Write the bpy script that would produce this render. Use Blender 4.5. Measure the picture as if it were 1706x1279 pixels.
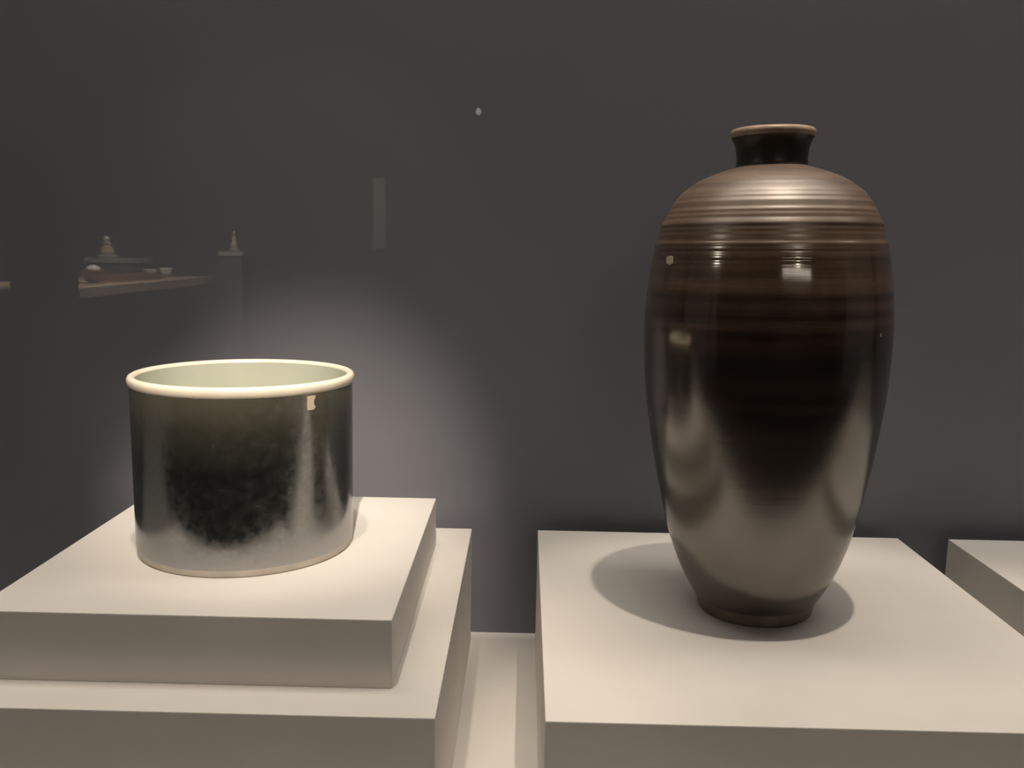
import bpy, bmesh, math, random
from mathutils import Matrix, Vector

for o in list(bpy.data.objects):
    bpy.data.objects.remove(o, do_unlink=True)
scene = bpy.context.scene
C = scene.collection

# ------------------------------------------------------------------ camera
EYE = Vector((0.0, 0.0, 1.35))
ROT = Matrix(((0.99972, -0.02007, 0.01277),
              (0.01561, 0.14608, -0.98915),
              (0.01799, 0.98907, 0.14635)))
cam_data = bpy.data.cameras.new('camera')
cam_data.sensor_fit = 'HORIZONTAL'
cam_data.sensor_width = 36.0
cam_data.lens = 1520.0 / 1706.0 * 36.0
cam_data.clip_start = 0.02
cam_data.clip_end = 60
cam = bpy.data.objects.new('camera', cam_data)
C.objects.link(cam)
q = ROT.to_quaternion()
cam.matrix_world = Matrix.Translation(EYE) @ q.to_matrix().to_4x4()
scene.camera = cam

# ------------------------------------------------------------------ view, world
vs = scene.view_settings
vs.view_transform = 'Standard'
vs.look = 'None'
vs.exposure = 0.0
vs.gamma = 1.0
vs.use_curve_mapping = False

world = bpy.data.worlds.new('gallery_dusk')
scene.world = world
world.use_nodes = True
bg = world.node_tree.nodes['Background']
bg.inputs['Color'].default_value = (1.0, 0.96, 0.92, 1)
bg.inputs['Strength'].default_value = 0.036

WARM = (1.0, 0.86, 0.71)
# case spotlights: name, position, aim, watts, cone (deg), blend
LAMPS = [
    ('black track spotlight above the tall brown vase', (0.295, 0.45, 2.85), (0.24, 0.675, 1.05), 51, 21, 0.6),
    ('black spotlight straight above the cylinder pot', (-0.17, 0.41, 2.40), (-0.232, 0.57, 1.10), 22, 34, 0.8),
    ('black track spotlight in front of the cylinder pot', (0.03, -0.55, 2.60), (-0.226, 0.882, 1.10), 185, 13.3, 1.0),
    ('black track spotlight above the plinth right of the tall vase', (0.85, 0.45, 2.85), (0.68, 0.68, 1.05), 36, 18, 0.6),
]
LIGHT_SCALE = 1.0

# the showcase's own soft ceiling light
DIFF = bpy.data.lights.new('case_ceiling_light', 'AREA')
DIFF.shape = 'RECTANGLE'
DIFF.size, DIFF.size_y = 2.4, 0.30
DIFF.energy = 6.2
DIFF.spread = math.radians(110)
DIFF.color = (1.0, 0.90, 0.78)
diff = bpy.data.objects.new('case_ceiling_light', DIFF)
C.objects.link(diff)
diff.location = (0.40, 0.76, 2.55)


# ------------------------------------------------------------------ helpers
def tag(o, label=None, cat=None, group=None, kind=None):
    if label: o['label'] = label
    if cat: o['category'] = cat
    if group: o['group'] = group
    if kind: o['kind'] = kind
    return o


def empty(name, loc=(0, 0, 0), rot=(0, 0, 0)):
    o = bpy.data.objects.new(name, None)
    C.objects.link(o)
    o.location = loc
    o.rotation_euler = rot
    o.empty_display_size = 0.05
    return o


def link(name, bm, m, parent=None, smooth=False, bevel=0.0, seg=2):
    bmesh.ops.recalc_face_normals(bm, faces=bm.faces)
    me = bpy.data.meshes.new(name)
    bm.to_mesh(me)
    bm.free()
    if smooth:
        for p in me.polygons:
            p.use_smooth = True
    me.materials.append(m)
    o = bpy.data.objects.new(name, me)
    C.objects.link(o)
    if parent: o.parent = parent
    if bevel > 0:
        b = o.modifiers.new('bevel', 'BEVEL')
        b.width = bevel
        b.segments = seg
        b.limit_method = 'ANGLE'
    return o


def add_box(bm, lo, hi):
    v = [bm.verts.new((x, y, z)) for x in (lo[0], hi[0]) for y in (lo[1], hi[1]) for z in (lo[2], hi[2])]
    for f in ((0, 1, 3, 2), (4, 6, 7, 5), (0, 4, 5, 1), (2, 3, 7, 6), (0, 2, 6, 4), (1, 5, 7, 3)):
        bm.faces.new([v[i] for i in f])


def box(name, lo, hi, m, parent=None, bevel=0.0):
    bm = bmesh.new()
    add_box(bm, lo, hi)
    return link(name, bm, m, parent, bevel=bevel)


def lathe(name, prof, m, parent=None, seg=144, close=False, wobble=None):
    """surface of revolution of prof [(r, z), ...]; close joins the last ring to the first"""
    bm = bmesh.new()
    rings = []
    for i, (r, z) in enumerate(prof):
        if r <= 1e-6:
            rings.append([bm.verts.new((0, 0, z))])
        else:
            ring = []
            for k in range(seg):
                a = 2 * math.pi * k / seg
                rr = r + (wobble(a, z) if wobble else 0.0)
                ring.append(bm.verts.new((rr * math.cos(a), rr * math.sin(a), z)))
            rings.append(ring)
    n = len(rings)
    for i in range(n if close else n - 1):
        a, b = rings[i], rings[(i + 1) % n]
        for k in range(seg):
            k2 = (k + 1) % seg
            if len(a) == 1 and len(b) == 1:
                continue
            if len(a) == 1:
                bm.faces.new((a[0], b[k], b[k2]))
            elif len(b) == 1:
                bm.faces.new((a[k], a[k2], b[0]))
            else:
                bm.faces.new((a[k], a[k2], b[k2], b[k]))
    return link(name, bm, m, parent, smooth=True)


def spline(pts, n):
    """Catmull-Rom through pts, n samples per span"""
    out = []
    P = [pts[0]] + list(pts) + [pts[-1]]
    for i in range(1, len(P) - 2):
        p0, p1, p2, p3 = P[i - 1], P[i], P[i + 1], P[i + 2]
        for k in range(n):
            t = k / n
            out.append(tuple(0.5 * (2 * b + (c - a) * t + (2 * a - 5 * b + 4 * c - d) * t * t + (3 * b - a - 3 * c + d) * t ** 3)
                             for a, b, c, d in zip(p0, p1, p2, p3)))
    out.append(tuple(pts[-1]))
    return out


# ------------------------------------------------------------------ materials
def mat(name, color, rough=0.6, spec=0.5, metal=0.0, coat=0.0, coat_rough=0.05):
    m = bpy.data.materials.new(name)
    m.use_nodes = True
    nt = m.node_tree
    p = nt.nodes['Principled BSDF']
    p.inputs['Base Color'].default_value = (*color, 1)
    p.inputs['Roughness'].default_value = rough
    p.inputs['Specular IOR Level'].default_value = spec
    p.inputs['Metallic'].default_value = metal
    p.inputs['Coat Weight'].default_value = coat
    p.inputs['Coat Roughness'].default_value = coat_rough
    return m, nt, p


def coords(nt, scale=(1, 1, 1)):
    tc = nt.nodes.new('ShaderNodeTexCoord')
    mp = nt.nodes.new('ShaderNodeMapping')
    mp.inputs['Scale'].default_value = scale
    nt.links.new(tc.outputs['Object'], mp.inputs['Vector'])
    return mp.outputs['Vector']


def noise(nt, vec, scale, detail=3.0, rough=0.5):
    n = nt.nodes.new('ShaderNodeTexNoise')
    n.inputs['Scale'].default_value = scale
    n.inputs['Detail'].default_value = detail
    n.inputs['Roughness'].default_value = rough
    nt.links.new(vec, n.inputs['Vector'])
    return n.outputs['Fac']


def ramp(nt, fac, stops):
    r = nt.nodes.new('ShaderNodeValToRGB')
    els = r.color_ramp.elements
    while len(els) < len(stops):
        els.new(0.5)
    for e, (p, c) in zip(els, stops):
        e.position = p
        e.color = (*c, 1) if len(c) == 3 else c
    nt.links.new(fac, r.inputs['Fac'])
    return r.outputs['Color']


def bump(nt, p, height, strength, dist, prev=None, coat=False):
    b = nt.nodes.new('ShaderNodeBump')
    b.inputs['Strength'].default_value = strength
    b.inputs['Distance'].default_value = dist
    nt.links.new(height, b.inputs['Height'])
    if prev is not None:
        nt.links.new(prev, b.inputs['Normal'])
    nt.links.new(b.outputs['Normal'], p.inputs['Normal'])
    if coat:
        nt.links.new(b.outputs['Normal'], p.inputs['Coat Normal'])
    return b.outputs['Normal']


def paint_material():
    m, nt, p = mat('plinth_paint', (0.72, 0.69, 0.65), 0.75, 0.25)
    v = coords(nt)
    f = noise(nt, v, 9.0, 4)
    nt.links.new(ramp(nt, f, [(0.3, (0.70, 0.67, 0.63)), (0.7, (0.75, 0.72, 0.68))]), p.inputs['Base Color'])
    bump(nt, p, noise(nt, v, 900.0, 2), 0.15, 0.0004)
    return m


def glaze_vase():
    m, nt, p = mat('iron_brown_glaze', (0.045, 0.027, 0.018), 0.27, 0.5)
    p.inputs['IOR'].default_value = 2.35
    p.inputs['Specular Tint'].default_value = (1.0, 0.93, 0.86, 1)
    ring = noise(nt, coords(nt, (2.0, 2.0, 95.0)), 1.0, 4, 0.6)
    fine = noise(nt, coords(nt, (9.0, 9.0, 420.0)), 1.0, 3, 0.6)
    mott = noise(nt, coords(nt), 38.0, 5, 0.6)
    mul = nt.nodes.new('ShaderNodeMath'); mul.operation = 'MULTIPLY_ADD'
    nt.links.new(mott, mul.inputs[0]); mul.inputs[1].default_value = 0.45
    nt.links.new(ring, mul.inputs[2])
    col = ramp(nt, mul.outputs[0], [(0.42, (0.012, 0.008, 0.006)), (0.62, (0.030, 0.019, 0.013)), (0.78, (0.050, 0.034, 0.023)), (0.95, (0.075, 0.052, 0.036))])
    # matte brown shoulder above, glossy black-brown body below
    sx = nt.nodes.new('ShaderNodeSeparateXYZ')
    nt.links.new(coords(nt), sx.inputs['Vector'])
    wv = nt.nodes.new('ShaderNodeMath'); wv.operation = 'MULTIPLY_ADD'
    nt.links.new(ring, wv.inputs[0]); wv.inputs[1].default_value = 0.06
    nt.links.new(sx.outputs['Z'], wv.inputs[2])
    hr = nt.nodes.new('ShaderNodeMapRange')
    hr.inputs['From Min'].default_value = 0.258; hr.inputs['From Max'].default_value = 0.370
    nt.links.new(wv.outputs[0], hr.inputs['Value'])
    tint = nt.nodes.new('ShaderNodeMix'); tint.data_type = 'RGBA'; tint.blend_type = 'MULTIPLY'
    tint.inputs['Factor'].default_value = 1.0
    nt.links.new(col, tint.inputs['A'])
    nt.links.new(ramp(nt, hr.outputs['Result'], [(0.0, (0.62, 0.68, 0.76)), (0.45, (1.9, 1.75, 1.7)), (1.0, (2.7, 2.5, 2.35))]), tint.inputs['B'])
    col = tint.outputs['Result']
    gr = nt.nodes.new('ShaderNodeMapRange')
    gr.inputs['From Min'].default_value = 0.165; gr.inputs['From Max'].default_value = 0.335
    nt.links.new(sx.outputs['Z'], gr.inputs['Value'])
    nt.links.new(ramp(nt, gr.outputs['Result'], [(0.0, (0.22,) * 3), (0.55, (0.11,) * 3), (0.78, (0.11,) * 3), (1.0, (0.46,) * 3)]), p.inputs['Roughness'])
    # small pale pits
    vo = nt.nodes.new('ShaderNodeTexVoronoi')
    vo.inputs['Scale'].default_value = 42.0
    nt.links.new(coords(nt), vo.inputs['Vector'])
    lt = nt.nodes.new('ShaderNodeMath'); lt.operation = 'LESS_THAN'; lt.inputs[1].default_value = 0.06
    nt.links.new(vo.outputs['Distance'], lt.inputs[0])
    rnd = nt.nodes.new('ShaderNodeSeparateColor')
    nt.links.new(vo.outputs['Color'], rnd.inputs['Color'])
    pick = nt.nodes.new('ShaderNodeMath'); pick.operation = 'GREATER_THAN'; pick.inputs[1].default_value = 0.80
    nt.links.new(rnd.outputs['Red'], pick.inputs[0])
    both = nt.nodes.new('ShaderNodeMath'); both.operation = 'MULTIPLY'
    nt.links.new(lt.outputs[0], both.inputs[0]); nt.links.new(pick.outputs[0], both.inputs[1])
    mx = nt.nodes.new('ShaderNodeMix'); mx.data_type = 'RGBA'
    nt.links.new(both.outputs[0], mx.inputs['Factor'])
    nt.links.new(col, mx.inputs['A'])
    mx.inputs['B'].default_value = (0.42, 0.34, 0.26, 1)
    nt.links.new(mx.outputs['Result'], p.inputs['Base Color'])
    n1 = bump(nt, p, ring, 0.06, 0.0010)
    bump(nt, p, fine, 0.04, 0.0004, n1)
    return m


def glaze_black():
    m, nt, p = mat('black_mirror_glaze', (0.012, 0.013, 0.012), 0.10, 0.5)
    p.inputs['IOR'].default_value = 3.9
    v = coords(nt)
    # base colour lightens to olive towards the rim
    sx = nt.nodes.new('ShaderNodeSeparateXYZ')
    nt.links.new(v, sx.inputs['Vector'])
    ad = nt.nodes.new('ShaderNodeMath'); ad.operation = 'MULTIPLY_ADD'
    nt.links.new(noise(nt, v, 40.0, 4, 0.6), ad.inputs[0]); ad.inputs[1].default_value = 0.008
    nt.links.new(sx.outputs['Z'], ad.inputs[2])
    mr = nt.nodes.new('ShaderNodeMapRange')
    mr.inputs['From Min'].default_value = 0.085; mr.inputs['From Max'].default_value = 0.142
    nt.links.new(ad.outputs[0], mr.inputs['Value'])
    nt.links.new(ramp(nt, mr.outputs['Result'], [(0.0, (0.011, 0.012, 0.011)), (0.55, (0.045, 0.045, 0.033)), (1.0, (0.12, 0.115, 0.085))]), p.inputs['Base Color'])
    nt.links.new(ramp(nt, noise(nt, v, 120.0, 4, 0.7), [(0.35, (0.13,) * 3), (0.75, (0.30,) * 3)]), p.inputs['Roughness'])
    bump(nt, p, noise(nt, coords(nt, (1, 1, 0.5)), 26.0, 3), 0.05, 0.002)
    return m


def ghost_panel():
    """back wall made partly see-through so added objects show faintly as glass reflections"""
    m, nt, p = mat('ghost_panel', (0.30, 0.295, 0.30), 0.9, 0.0)
    tr = nt.nodes.new('ShaderNodeBsdfTransparent')
    mx = nt.nodes.new('ShaderNodeMixShader')
    mx.inputs['Fac'].default_value = 0.30
    nt.links.new(p.outputs['BSDF'], mx.inputs[1])
    nt.links.new(tr.outputs['BSDF'], mx.inputs[2])
    nt.links.new(mx.outputs['Shader'], nt.nodes['Material Output'].inputs['Surface'])
    f = noise(nt, coords(nt), 2.5, 2)
    nt.links.new(ramp(nt, f, [(0.3, (0.268, 0.276, 0.314)), (0.7, (0.290, 0.298, 0.338))]), p.inputs['Base Color'])
    return m


def simple(name, c, r=0.6, s=0.4, vary=0.15, sc=12, metal=0.0):
    m, nt, p = mat(name, c, r, s, metal)
    f = noise(nt, coords(nt), sc, 3)
    lo = tuple(x * (1 - vary) for x in c)
    hi = tuple(min(1, x * (1 + vary)) for x in c)
    nt.links.new(ramp(nt, f, [(0.3, lo), (0.7, hi)]), p.inputs['Base Color'])
    return m


def glow(name, c, strength):
    m = bpy.data.materials.new(name)
    m.use_nodes = True
    nt = m.node_tree
    p = nt.nodes['Principled BSDF']
    p.inputs['Base Color'].default_value = (*c, 1)
    p.inputs['Emission Color'].default_value = (*c, 1)
    p.inputs['Emission Strength'].default_value = strength
    return m


PAINT = paint_material()
VASE = glaze_vase()
BLACK = glaze_black()
PANEL = ghost_panel()
LIP = simple('highlit_lip_glaze', (0.40, 0.29, 0.20), 0.34, 0.5, 0.3, 60)  # lip colour lightened to carry the highlight of the lamp above
FOOT = simple('unglazed_foot', (0.14, 0.112, 0.088), 0.45, 0.5, 0.25, 70)
INSIDE_DARK = simple('vase_inside', (0.02, 0.015, 0.012), 0.5)
CELADON = simple('celadon_lining', (0.56, 0.585, 0.49), 0.35, 0.4, 0.04, 30)
CREAM = simple('cream_rim_glaze', (0.88, 0.80, 0.66), 0.30, 0.5, 0.05, 50)
BISQUE = simple('pale_foot_clay', (0.55, 0.50, 0.44), 0.6, 0.3, 0.1, 60)
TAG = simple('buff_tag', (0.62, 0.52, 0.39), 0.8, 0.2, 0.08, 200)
DARK = simple('dark_wall_paint', (0.10, 0.097, 0.094), 0.9, 0.1)
FLOOR = simple('dark_floor', (0.05, 0.045, 0.04), 0.7, 0.2)
METAL = simple('black_fixture_metal', (0.02, 0.02, 0.02), 0.45, 0.5)
LENS = glow('lamp_lens', (1.0, 0.9, 0.76), 6.0)
WOOD = simple('counter_wood', (0.42, 0.31, 0.22), 0.5, 0.4, 0.2, 8)
PALE = simple('pale_porcelain', (0.75, 0.75, 0.72), 0.25, 0.5, 0.05)
OCHRE = simple('ochre_figure', (0.55, 0.45, 0.28), 0.4, 0.4, 0.2)
BROWNC = simple('brown_bowl_glaze', (0.30, 0.17, 0.09), 0.2, 0.5, 0.2)

# ------------------------------------------------------------------ setting
PT = 1.05            # plinth top
DZ = 0.9225          # showcase deck
BACK = 0.953         # back face of the plinths
WALL = 0.9765        # back panel of the showcase


def struct(name, lo, hi, m):
    return tag(box(name, lo, hi, m), kind='structure')



struct('wall_back', (-2.6, WALL, DZ - 0.03), (2.9, WALL + 0.012, 3.2), PANEL)  # see-through only to let the added reflection stand-ins show
base = tag(empty('case_base', (0, 0, 0)), kind='structure')
box('deck', (-2.6, 0.36, DZ - 0.03), (2.9, WALL, DZ), PAINT, base, 0.001)
box('front_panel', (-2.6, 0.36, 0.0), (2.9, 0.38, DZ - 0.03), PAINT, base, 0.001)
box('rear_panel', (-2.6, WALL - 0.02, 0.0), (2.9, WALL, DZ - 0.03), PAINT, base, 0.001)
struct('floor', (-5, -4, -0.05), (5, 9, 0), FLOOR)
struct('wall_far', (-5, 8.9, 0), (5, 9, 3.4), DARK)
struct('wall_left', (-5.1, 1.0, 0), (-5, 9, 3.4), DARK)
struct('wall_right', (5, 1.0, 0), (5.1, 9, 3.4), DARK)
struct('wall_front', (-5, -2.4, 0), (5, -2.3, 3.4), DARK)
struct('ceiling', (-5, 1.0, 3.4), (5, 9, 3.5), DARK)


# ------------------------------------------------------------------ plinths
def plinth(name, x0, x1, y0, y1, z0, z1, label, group=None):
    """painted board plinth: top board on four side boards, open seams at the corners"""
    cx, cy = (x0 + x1) / 2, (y0 + y1) / 2
    e = empty(name, (cx, cy, z0))
    w, d, h = (x1 - x0) / 2, (y1 - y0) / 2, z1 - z0
    t = 0.012
    s = 0.0004
    def board(name, axis, sign):
        """mitred board: full outer face, inner face inset by the board thickness on the mitred sides"""
        lo, hi = Vector((-w, -d, 0)), Vector((w, d, h))
        li, hi_i = Vector((-w + t, -d + t, 0)), Vector((w - t, d - t, h - t))
        bm = bmesh.new()
        vs_ = []
        others = [k for k in range(3) if k != axis]
        for a, b, fixed in ((lo, hi, (hi if sign > 0 else lo)[axis]), (li, hi_i, (hi_i if sign > 0 else li)[axis])):
            for s0, s1 in ((0, 0), (1, 0), (1, 1), (0, 1)):
                p = [0, 0, 0]
                p[axis] = fixed
                p[others[0]] = (a, b)[s0][others[0]]
                p[others[1]] = (a, b)[s1][others[1]]
                vs_.append(bm.verts.new(p))
        bm.faces.new(vs_[0:4]); bm.faces.new(vs_[4:8])
        for k in range(4):
            k2 = (k + 1) % 4
            bm.faces.new((vs_[k], vs_[k2], vs_[4 + k2], vs_[4 + k]))
        return link(name, bm, PAINT, e, bevel=0.0006)
    board('top_board', 2, 1)
    board('front_board', 1, -1)
    board('back_board', 1, 1)
    board('side_board', 0, -1)
    board('side_board', 0, 1)
    tag(e, label, 'plinth', group)
    return e


FRONT = 0.549
plinth('display_plinth', 0.0183, 0.4055, FRONT, BACK, DZ, PT, 'off-white square plinth carrying the tall brown vase')
plinth('display_plinth', -0.440, -0.0528, FRONT, BACK, DZ, PT, 'wide lower off-white plinth under the thinner block')
plinth('display_plinth', 0.4594, 0.8466, FRONT, BACK, DZ, PT, 'off-white plinth cut off at the right edge, behind the vase plinth corner')
BT = 1.0994
plinth('plinth_block', -0.3745, -0.0862, 0.5875, 0.894, PT, BT, 'thinner off-white block under the black cylinder pot, on the lower plinth')

# ------------------------------------------------------------------ tall vase
random.seed(4)
vase = empty('tall_vase', (0.2016, 0.7508, PT), (0, math.radians(-1.05), 0))
vase.scale = (0.983, 0.983, 0.992)
tag(vase, 'tall dark brown glazed vase with ribbed shoulder and narrow flared neck', 'vase')
ctrl = [(0.0512, 0.012), (0.0588, 0.025), (0.0660, 0.040), (0.0715, 0.055), (0.0762, 0.070), (0.0828, 0.100), (0.0886, 0.130), (0.0933, 0.160),
        (0.0970, 0.190), (0.0988, 0.220), (0.0994, 0.243), (0.0984, 0.265), (0.0968, 0.280), (0.0945, 0.295), (0.0914, 0.310), (0.0869, 0.325),
        (0.0805, 0.339), (0.0715, 0.351), (0.0600, 0.3595), (0.0470, 0.3655), (0.0350, 0.3695), (0.0290, 0.3715)]
body = spline(ctrl, 8)


def ribbed(pr):
    out = []
    for r, z in pr:
        up = min(1, max(0, (z - 0.292) / 0.016)) * (1 - min(1, max(0, (z - 0.345) / 0.02)))
        lo = 0.0
        a = 0.00017 * max(up, lo)
        r2 = r + a * (math.sin(z * 2 * math.pi / 0.0083) + 1.3 * math.sin(z * 2 * math.pi / 0.0191 + 1.3) + 0.6 * math.sin(z * 2 * math.pi / 0.0051 + 2.1) + 0.9 * math.sin(z * 2 * math.pi / 0.0137 + 4.0) + 0.45 * math.sin(z * 2 * math.pi / 0.0036 + 0.4))
        out.append((r2, z))
    return out


wob = lambda a, z: 0.0006 * math.sin(2 * a + 0.7 + z * 9) + 0.0004 * math.sin(3 * a + 2.1 - z * 14)
outer = ribbed(spline(ctrl, 22))
inner = [(r - 0.006, z) for r, z in spline(ctrl, 3)][::-1]
inner[-1] = (0.045, 0.014)
lathe('body', outer, VASE, vase, 160, wobble=wob)
lathe('lining', [(0.0235, 0.398)] + [(0.0232, 0.372)] + [p for p in inner if p[0] > 0.0232] + [(0.0, 0.014)], INSIDE_DARK, vase, 64)
foot = spline([(0.0468, 0.0008), (0.0478, 0.0020), (0.0484, 0.0045), (0.0490, 0.0075), (0.0512, 0.012)], 5)
lathe('foot', [(0.0, 0.002), (0.040, 0.002), (0.041, 0.0), (0.0460, 0.0)] + foot, FOOT, vase, 120, wobble=wob)
neck = spline([(0.0290, 0.3715), (0.0282, 0.3745), (0.0282, 0.3800), (0.0290, 0.3860), (0.0308, 0.3915), (0.0326, 0.3945)], 6)
lathe('neck', neck, simple('dark_neck_glaze', (0.034, 0.028, 0.023), 0.35, 0.5, 0.2, 50), vase, 120)
lip = []
for k in range(15):
    a = math.radians(-80 + k * 200 / 14)
    lip.append((0.0300 + 0.0037 * math.cos(a), 0.3978 + 0.0036 * math.sin(a)))
lip = [(0.0326, 0.3945)] + lip[4:] + [(0.0250, 0.3992), (0.0235, 0.398)]
lathe('lip', lip, LIP, vase, 120)

# ------------------------------------------------------------------ cylinder pot
pot = tag(empty('cylinder_pot', (-0.2318, 0.745, BT), (0, 0, 0)), 'black glazed cylindrical pot with cream rim and pale green inside', 'pot')
RB = 0.0880
prof = [(RB - 0.0004, 0.0058)] + [(RB + 0.0006 * (z / 0.14), z) for z in [0.008 + i * 0.0025 for i in range(53)]]
lathe('body', prof, BLACK, pot, 180)
top = prof[-1]
rim = [top, (RB + 0.0014, 0.1390), (RB + 0.0020, 0.1402), (RB + 0.0022, 0.1430), (RB + 0.0013, 0.1452), (RB - 0.0004, 0.1462), (RB - 0.0022, 0.1460), (RB - 0.0036, 0.1450), (RB - 0.0042, 0.1435)]
lathe('rim', rim, CREAM, pot, 180)
lathe('lining', [(RB - 0.0042, 0.1435), (RB - 0.0044, 0.120), (RB - 0.0048, 0.020), (RB - 0.009, 0.012), (RB - 0.018, 0.010), (0.0, 0.010)], CELADON, pot, 120)
lathe('foot_ring', [(0.0, 0.003), (RB - 0.012, 0.003), (RB - 0.011, 0.0), (RB - 0.0022, 0.0), (RB - 0.0008, 0.0012), (RB - 0.0004, 0.0058)], BISQUE, pot, 180)


def curved_tag(parent, ang, z0, outline, r, thick, m, name):
    """small plate with the given (width, height) outline, bent round a cylinder"""
    bm = bmesh.new()
    rings = []
    for rr in (r - 0.0003, r + thick):
        rings.append([bm.verts.new((rr * math.cos(ang + u / r), rr * math.sin(ang + u / r), z0 + v)) for u, v in outline])
    bm.faces.new(rings[0][::-1])
    bm.faces.new(rings[1])
    n = len(outline)
    for i in range(n):
        bm.faces.new((rings[0][i], rings[0][(i + 1) % n], rings[1][(i + 1) % n], rings[1][i]))
    return link(name, bm, m, parent)


bit = [(-0.0036, 0.0053), (0.0038, 0.0055), (0.0036, 0.0032), (0.0026, 0.0022), (0.0022, 0.0), (0.0026, -0.0022), (0.0040, -0.0036), (0.0030, -0.0048), (0.0016, -0.0056), (-0.0034, -0.0056), (-0.0038, -0.0046)]
t = curved_tag(pot, math.radians(-90 + 51), 0.1310, bit, RB + 0.0006, 0.0005, TAG, 'tag')
t['label'] = 'small buff tag with a bitten right edge, under the rim'

# ------------------------------------------------------------------ spotlights over the showcase (above the frame)
rail = tag(box('track_rail', (-1.2, 0.40, 2.93), (1.6, 0.44, 2.955), METAL, None, 0.002), 'black lighting rail above the vase plinth', 'rail')
rail2 = tag(box('track_rail', (-1.2, -0.57, 2.70), (1.6, -0.53, 2.725), METAL, None, 0.002), 'black lighting rail above the visitor, in front of the pot', 'rail')
for lab, pos, aim, watts, cone, blend in LAMPS:
    p, a = Vector(pos), Vector(aim)
    rot = (a - p).to_track_quat('-Z', 'Y').to_euler()
    e = tag(empty('track_spotlight', pos, rot), lab, 'lamp', 'track spotlights above the showcase')
    lathe('housing', [(0.0, 0.085), (0.030, 0.085), (0.033, 0.080), (0.033, 0.0), (0.031, 0.0), (0.031, 0.012), (0.0, 0.012)], METAL, e, 48)
    lathe('lens', [(0.0, 0.0105), (0.030, 0.0105), (0.030, 0.0115), (0.0, 0.0115)], LENS, e, 48)
    bm = bmesh.new()
    add_box(bm, (-0.006, -0.040, 0.03), (0.006, -0.034, 0.10))
    add_box(bm, (-0.006, 0.034, 0.03), (0.006, 0.040, 0.10))
    add_box(bm, (-0.006, -0.040, 0.095), (0.006, 0.040, 0.10))
    link('yoke', bm, METAL, e)
    ld = bpy.data.lights.new('spot_beam', 'SPOT')
    ld.energy = watts * LIGHT_SCALE
    ld.color = WARM
    ld.spot_size = math.radians(cone)
    ld.spot_blend = blend
    ld.shadow_soft_size = 0.016
    lo = bpy.data.objects.new('spot_beam', ld)
    C.objects.link(lo)
    lo.parent = e
    lo.location = (0, 0, -0.01)

# ------------------------------------------------------------------ lit fittings on the wall behind the visitor
GLOWBOX = glow('light_box_face', (1.0, 0.93, 0.82), 2.6)
GLOWLAMP = glow('lamp_glass', (1.0, 0.92, 0.80), 26.0)
e = tag(empty('light_box', (0.72, -2.3, 2.13)), 'long lit box on the dark wall behind the visitor', 'light box')
bm = bmesh.new()
for lo, hi in (((-0.72, 0, 0.0), (0.72, 0.03, 0.02)), ((-0.72, 0, 0.16), (0.72, 0.03, 0.18)), ((-0.72, 0, 0.02), (-0.70, 0.03, 0.16)), ((0.70, 0, 0.02), (0.72, 0.03, 0.16))):
    add_box(bm, lo, hi)
link('frame', bm, METAL, e)
box('face', (-0.70, 0.0, 0.02), (0.70, 0.02, 0.16), GLOWBOX, e)


def wall_lamp(loc, rot, label, r=0.09):
    e = tag(empty('wall_lamp', loc, rot), label, 'lamp', 'round lamps in the gallery')
    lathe('housing', [(0.0, -0.01), (r + 0.01, -0.01), (r + 0.012, 0.03), (r, 0.035), (r, 0.015), (0, 0.015)], METAL, e, 40)
    lathe('glass', [(0.0, 0.034), (r * 0.7, 0.028), (r * 0.97, 0.016), (0.0, 0.016)], GLOWLAMP, e, 40)
    return e


wall_lamp((0.76, -2.29, 2.475), (math.radians(-90), 0, 0), 'round glowing lamp above the long lit box', 0.085)
post = tag(box('lamp_post', (-2.60, -0.58, 0.0), (-2.53, -0.50, 2.6), METAL, None, 0.004), 'slim black post holding a round lamp', 'post')
wall_lamp((-2.518, -0.54, 2.33), (0, math.radians(90), 0), 'round glowing lamp on the slim black post', 0.11)

# reflected highlight on the vase, built as a small pale plate
fl = curved_tag(vase, math.radians(-90 - 66), 0.2975, [(-0.0042, 0.0026), (0.0, 0.0034), (0.0040, 0.0030), (0.0044, -0.0020), (0.0010, -0.0034), (-0.0036, -0.0026)], 0.0950, 0.0006, TAG, 'painted_glint')
fl['label'] = 'small pale patch standing in for a highlight on the brown glaze'

# ------------------------------------------------------------------ added objects behind the back wall, standing in for front-glass reflections
ct = tag(empty('ghost_counter', (-2.72, 5.2, 0)), 'long wooden counter with pale edge, stand-in for a reflected lit shelf', 'counter')
box('body', (-0.34, -1.6, 0.0), (0.30, 1.52, 1.07), DARK, ct, 0.004)
box('top_board', (-0.37, -1.63, 1.07), (0.36, 1.56, 1.106), WOOD, ct, 0.003)
box('edge_strip', (0.36, -1.63, 1.050), (0.372, 1.56, 1.106), simple('pale_edge', (0.70, 0.60, 0.48), 0.5), ct, 0.002)


def bowl(loc, r, h, m, label):
    prof = spline([(0.35 * r, 0.0), (0.38 * r, 0.06 * h), (0.75 * r, 0.4 * h), (r, h), (0.95 * r, h), (0.7 * r, 0.45 * h), (0.3 * r, 0.14 * h)], 5)
    return tag(lathe('bowl', [(0.0, 0.0)] + prof + [(0.0, 0.12 * h)], m, None, 48), label, 'bowl', 'small bowls added as stand-ins for reflected bright spots')


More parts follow.
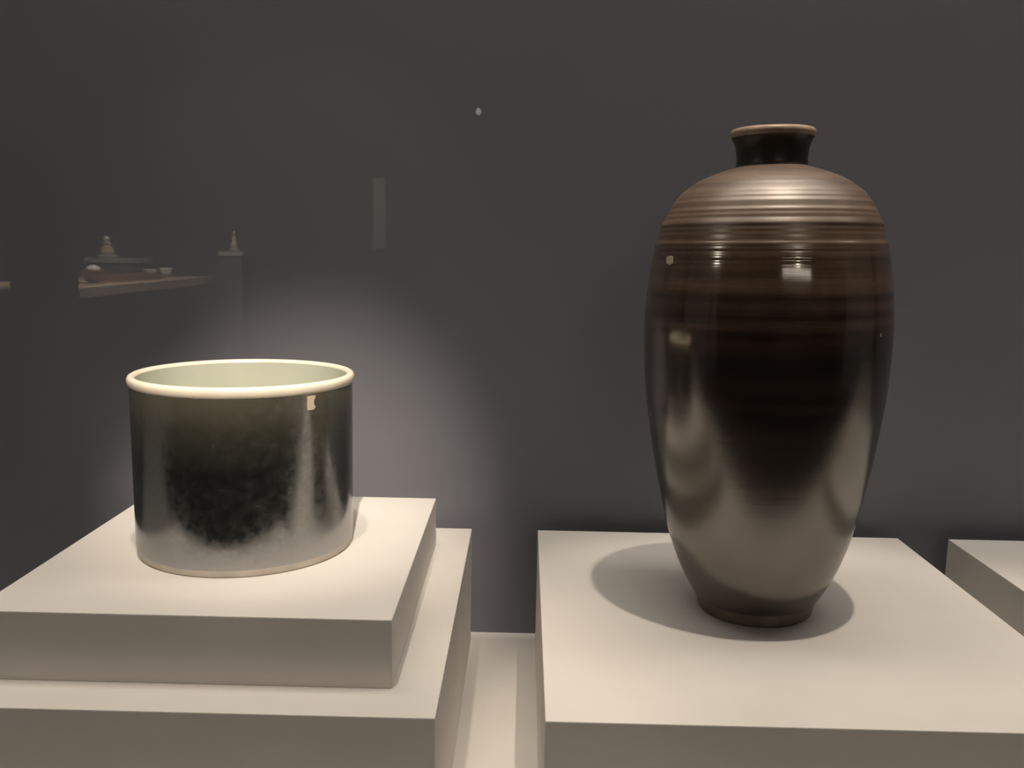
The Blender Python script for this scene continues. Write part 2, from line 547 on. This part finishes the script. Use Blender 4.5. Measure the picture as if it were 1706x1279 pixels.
for p, r, h, m, lab in (((-2.56, 5.40), 0.075, 0.07, BROWNC, 'brown bowl on the near part of the stand-in counter'),
                        ((-2.60, 6.33), 0.048, 0.055, PALE, 'left of the two pale bowls at the far end of the stand-in counter'),
                        ((-2.60, 6.60), 0.050, 0.060, PALE, 'right of the two pale bowls at the far end of the stand-in counter')):
    b_ = bowl((0, 0), r, h, m, lab)
    b_.location = (p[0], p[1], 1.106)
lid = lathe('jar_lid', [(0.0, 0.0), (0.040, 0.0), (0.043, 0.012), (0.034, 0.030), (0.012, 0.040), (0.0, 0.042)], PALE, None, 40)
lid.location = (-2.56, 5.40, 1.172)
tag(lid, 'pale domed lid resting in the brown bowl, reflection stand-in', 'lid')
tray = tag(empty('tray', (-2.58, 5.92, 1.106)), 'low brown tray lying along the stand-in counter', 'tray')
box('base', (-0.10, -0.30, 0.0), (0.10, 0.30, 0.012), BROWNC, tray, 0.002)
for nm, lo, hi in (('rim', (-0.10, -0.30, 0.012), (-0.09, 0.30, 0.04)), ('rim', (0.09, -0.30, 0.012), (0.10, 0.30, 0.04)),
                   ('rim', (-0.09, -0.30, 0.012), (0.09, -0.29, 0.04)), ('rim', (-0.09, 0.29, 0.012), (0.09, 0.30, 0.04))):
    box(nm, lo, hi, BROWNC, tray, 0.001)

ped = tag(empty('ghost_pedestal', (-3.17, 7.10, 0)), 'grey pedestal behind the stand-in counter, under the pale figurine', 'pedestal')
GREY = simple('grey_pedestal_paint', (0.30, 0.30, 0.27), 0.7)
box('body', (-0.17, -0.14, 0.0), (0.17, 0.14, 1.19), DARK, ped, 0.004)
box('top_board', (-0.19, -0.16, 1.19), (0.19, 0.16, 1.225), GREY, ped, 0.004)


def figurine(name, loc, h, m_body, m_head, label, w):
    e = tag(empty(name, loc), label, 'figurine')
    lathe('base', [(0.0, 0.0), (w * 1.5, 0.0), (w * 1.5, h * 0.10), (w * 1.2, h * 0.16), (0.0, h * 0.16)], GREY, e, 40)
    lathe('body', spline([(w * 0.9, h * 0.16), (w, h * 0.30), (w * 0.62, h * 0.55), (w * 0.70, h * 0.68), (w * 0.25, h * 0.76)], 6), m_body, e, 40)
    lathe('head', [(0.0, h * 0.74)] + [(w * 0.45 * math.sin(math.radians(a)), h * 0.87 - h * 0.13 * math.cos(math.radians(a))) for a in range(15, 180, 15)] + [(0.0, h)], m_head, e, 40)
    return e


figurine('figurine', (-3.25, 7.10, 1.225), 0.17, OCHRE, PALE, 'ochre figurine with pale head on the grey pedestal, reflection stand-in', 0.055)
ped2 = tag(empty('ghost_pedestal', (-2.163, 6.8, 0)), 'slender dark stand-in pedestal under the thin standing figurine', 'pedestal')
box('body', (-0.08, -0.08, 0.0), (0.08, 0.08, 1.26), DARK, ped2, 0.004)
box('top_board', (-0.092, -0.092, 1.26), (0.092, 0.092, 1.295), GREY, ped2, 0.004)
figurine('figurine', (-2.163, 6.8, 1.295), 0.15, OCHRE, OCHRE, 'thin standing ochre figurine on the slender pedestal, reflection stand-in', 0.026)
scroll = tag(empty('ghost_scroll', (-1.42, 8.90, 1.31)), 'narrow pale hanging scroll standing in for a reflected light strip', 'scroll')
box('sheet', (-0.058, -0.012, 0.02), (0.058, -0.008, 0.70), simple('scroll_paper', (0.42, 0.44, 0.42), 0.8), scroll)
for z in (0.01, 0.71):
    box('rod', (-0.07, -0.022, z - 0.012), (0.07, 0.0, z + 0.012), METAL, scroll, 0.004)
st = tag(empty('ghost_stand', (-1.59, 3.0, 0)), 'dark stand with a slim tall post, stand-in for a reflected dark figure', 'stand')  # added shape for the dark silhouette in the reflections
box('post', (-0.038, -0.02, 1.40), (0.008, 0.02, 3.38), METAL, st, 0.003)
bm = bmesh.new()
prof = [(0.075, 0.0), (0.085, 0.6), (0.085, 1.25), (0.070, 1.38), (0.035, 1.47), (0.0, 1.49)]
bmv = []
for hw, z in prof:
    bmv.append([bm.verts.new((x * hw + 0.005, y * 0.06, z)) for x, y in ((-1, -1), (1, -1), (1, 1), (-1, 1))])
for a, b in zip(bmv, bmv[1:]):
    for k in range(4):
        bm.faces.new((a[k], a[(k + 1) % 4], b[(k + 1) % 4], b[k]))
bm.faces.new(bmv[0])
bmesh.ops.remove_doubles(bm, verts=bm.verts, dist=1e-5)
link('cabinet', bm, METAL, st, bevel=0.004)


def added_spot(pos, aim, watts, cone, label):  # unseen lamps added to light the reflection stand-ins
    p, a = Vector(pos), Vector(aim)
    e = tag(empty('added_spotlight', pos, (a - p).to_track_quat('-Z', 'Y').to_euler()), label, 'lamp', 'spotlights added to light the reflection stand-ins')
    lathe('housing', [(0.0, 0.12), (0.040, 0.12), (0.045, 0.11), (0.045, 0.0), (0.042, 0.0), (0.042, 0.02), (0.0, 0.02)], METAL, e, 40)
    lathe('lens', [(0.0, 0.016), (0.041, 0.016), (0.041, 0.019), (0.0, 0.019)], LENS, e, 40)
    ld = bpy.data.lights.new('spot_beam', 'SPOT')
    ld.energy, ld.color, ld.spot_size, ld.spot_blend, ld.shadow_soft_size = watts, WARM, math.radians(cone), 0.6, 0.03
    lo = bpy.data.objects.new('spot_beam', ld)
    C.objects.link(lo)
    lo.parent = e
    lo.location = (0, 0, -0.01)


added_spot((-2.0, 5.0, 3.2), (-2.55, 6.0, 1.1), 520, 80, 'added spotlight above the stand-in counter')
added_spot((-1.6, 6.6, 3.2), (-2.1, 8.6, 1.5), 170, 90, 'added spotlight nearest the stand-in scroll')
tl = tag(empty('ghost_lamp', (-0.43, 8.0, 2.50)), 'tiny glowing pendant lamp standing in for a reflected light point', 'lamp')
lathe('bulb', [(0.0, -0.03), (0.018, -0.024), (0.024, 0.0), (0.014, 0.024), (0.0, 0.03)], glow('bulb_glass', (1.0, 0.95, 0.85), 1.6), tl, 24)
box('cord', (-0.003, -0.003, 0.03), (0.003, 0.003, 0.90), METAL, tl)
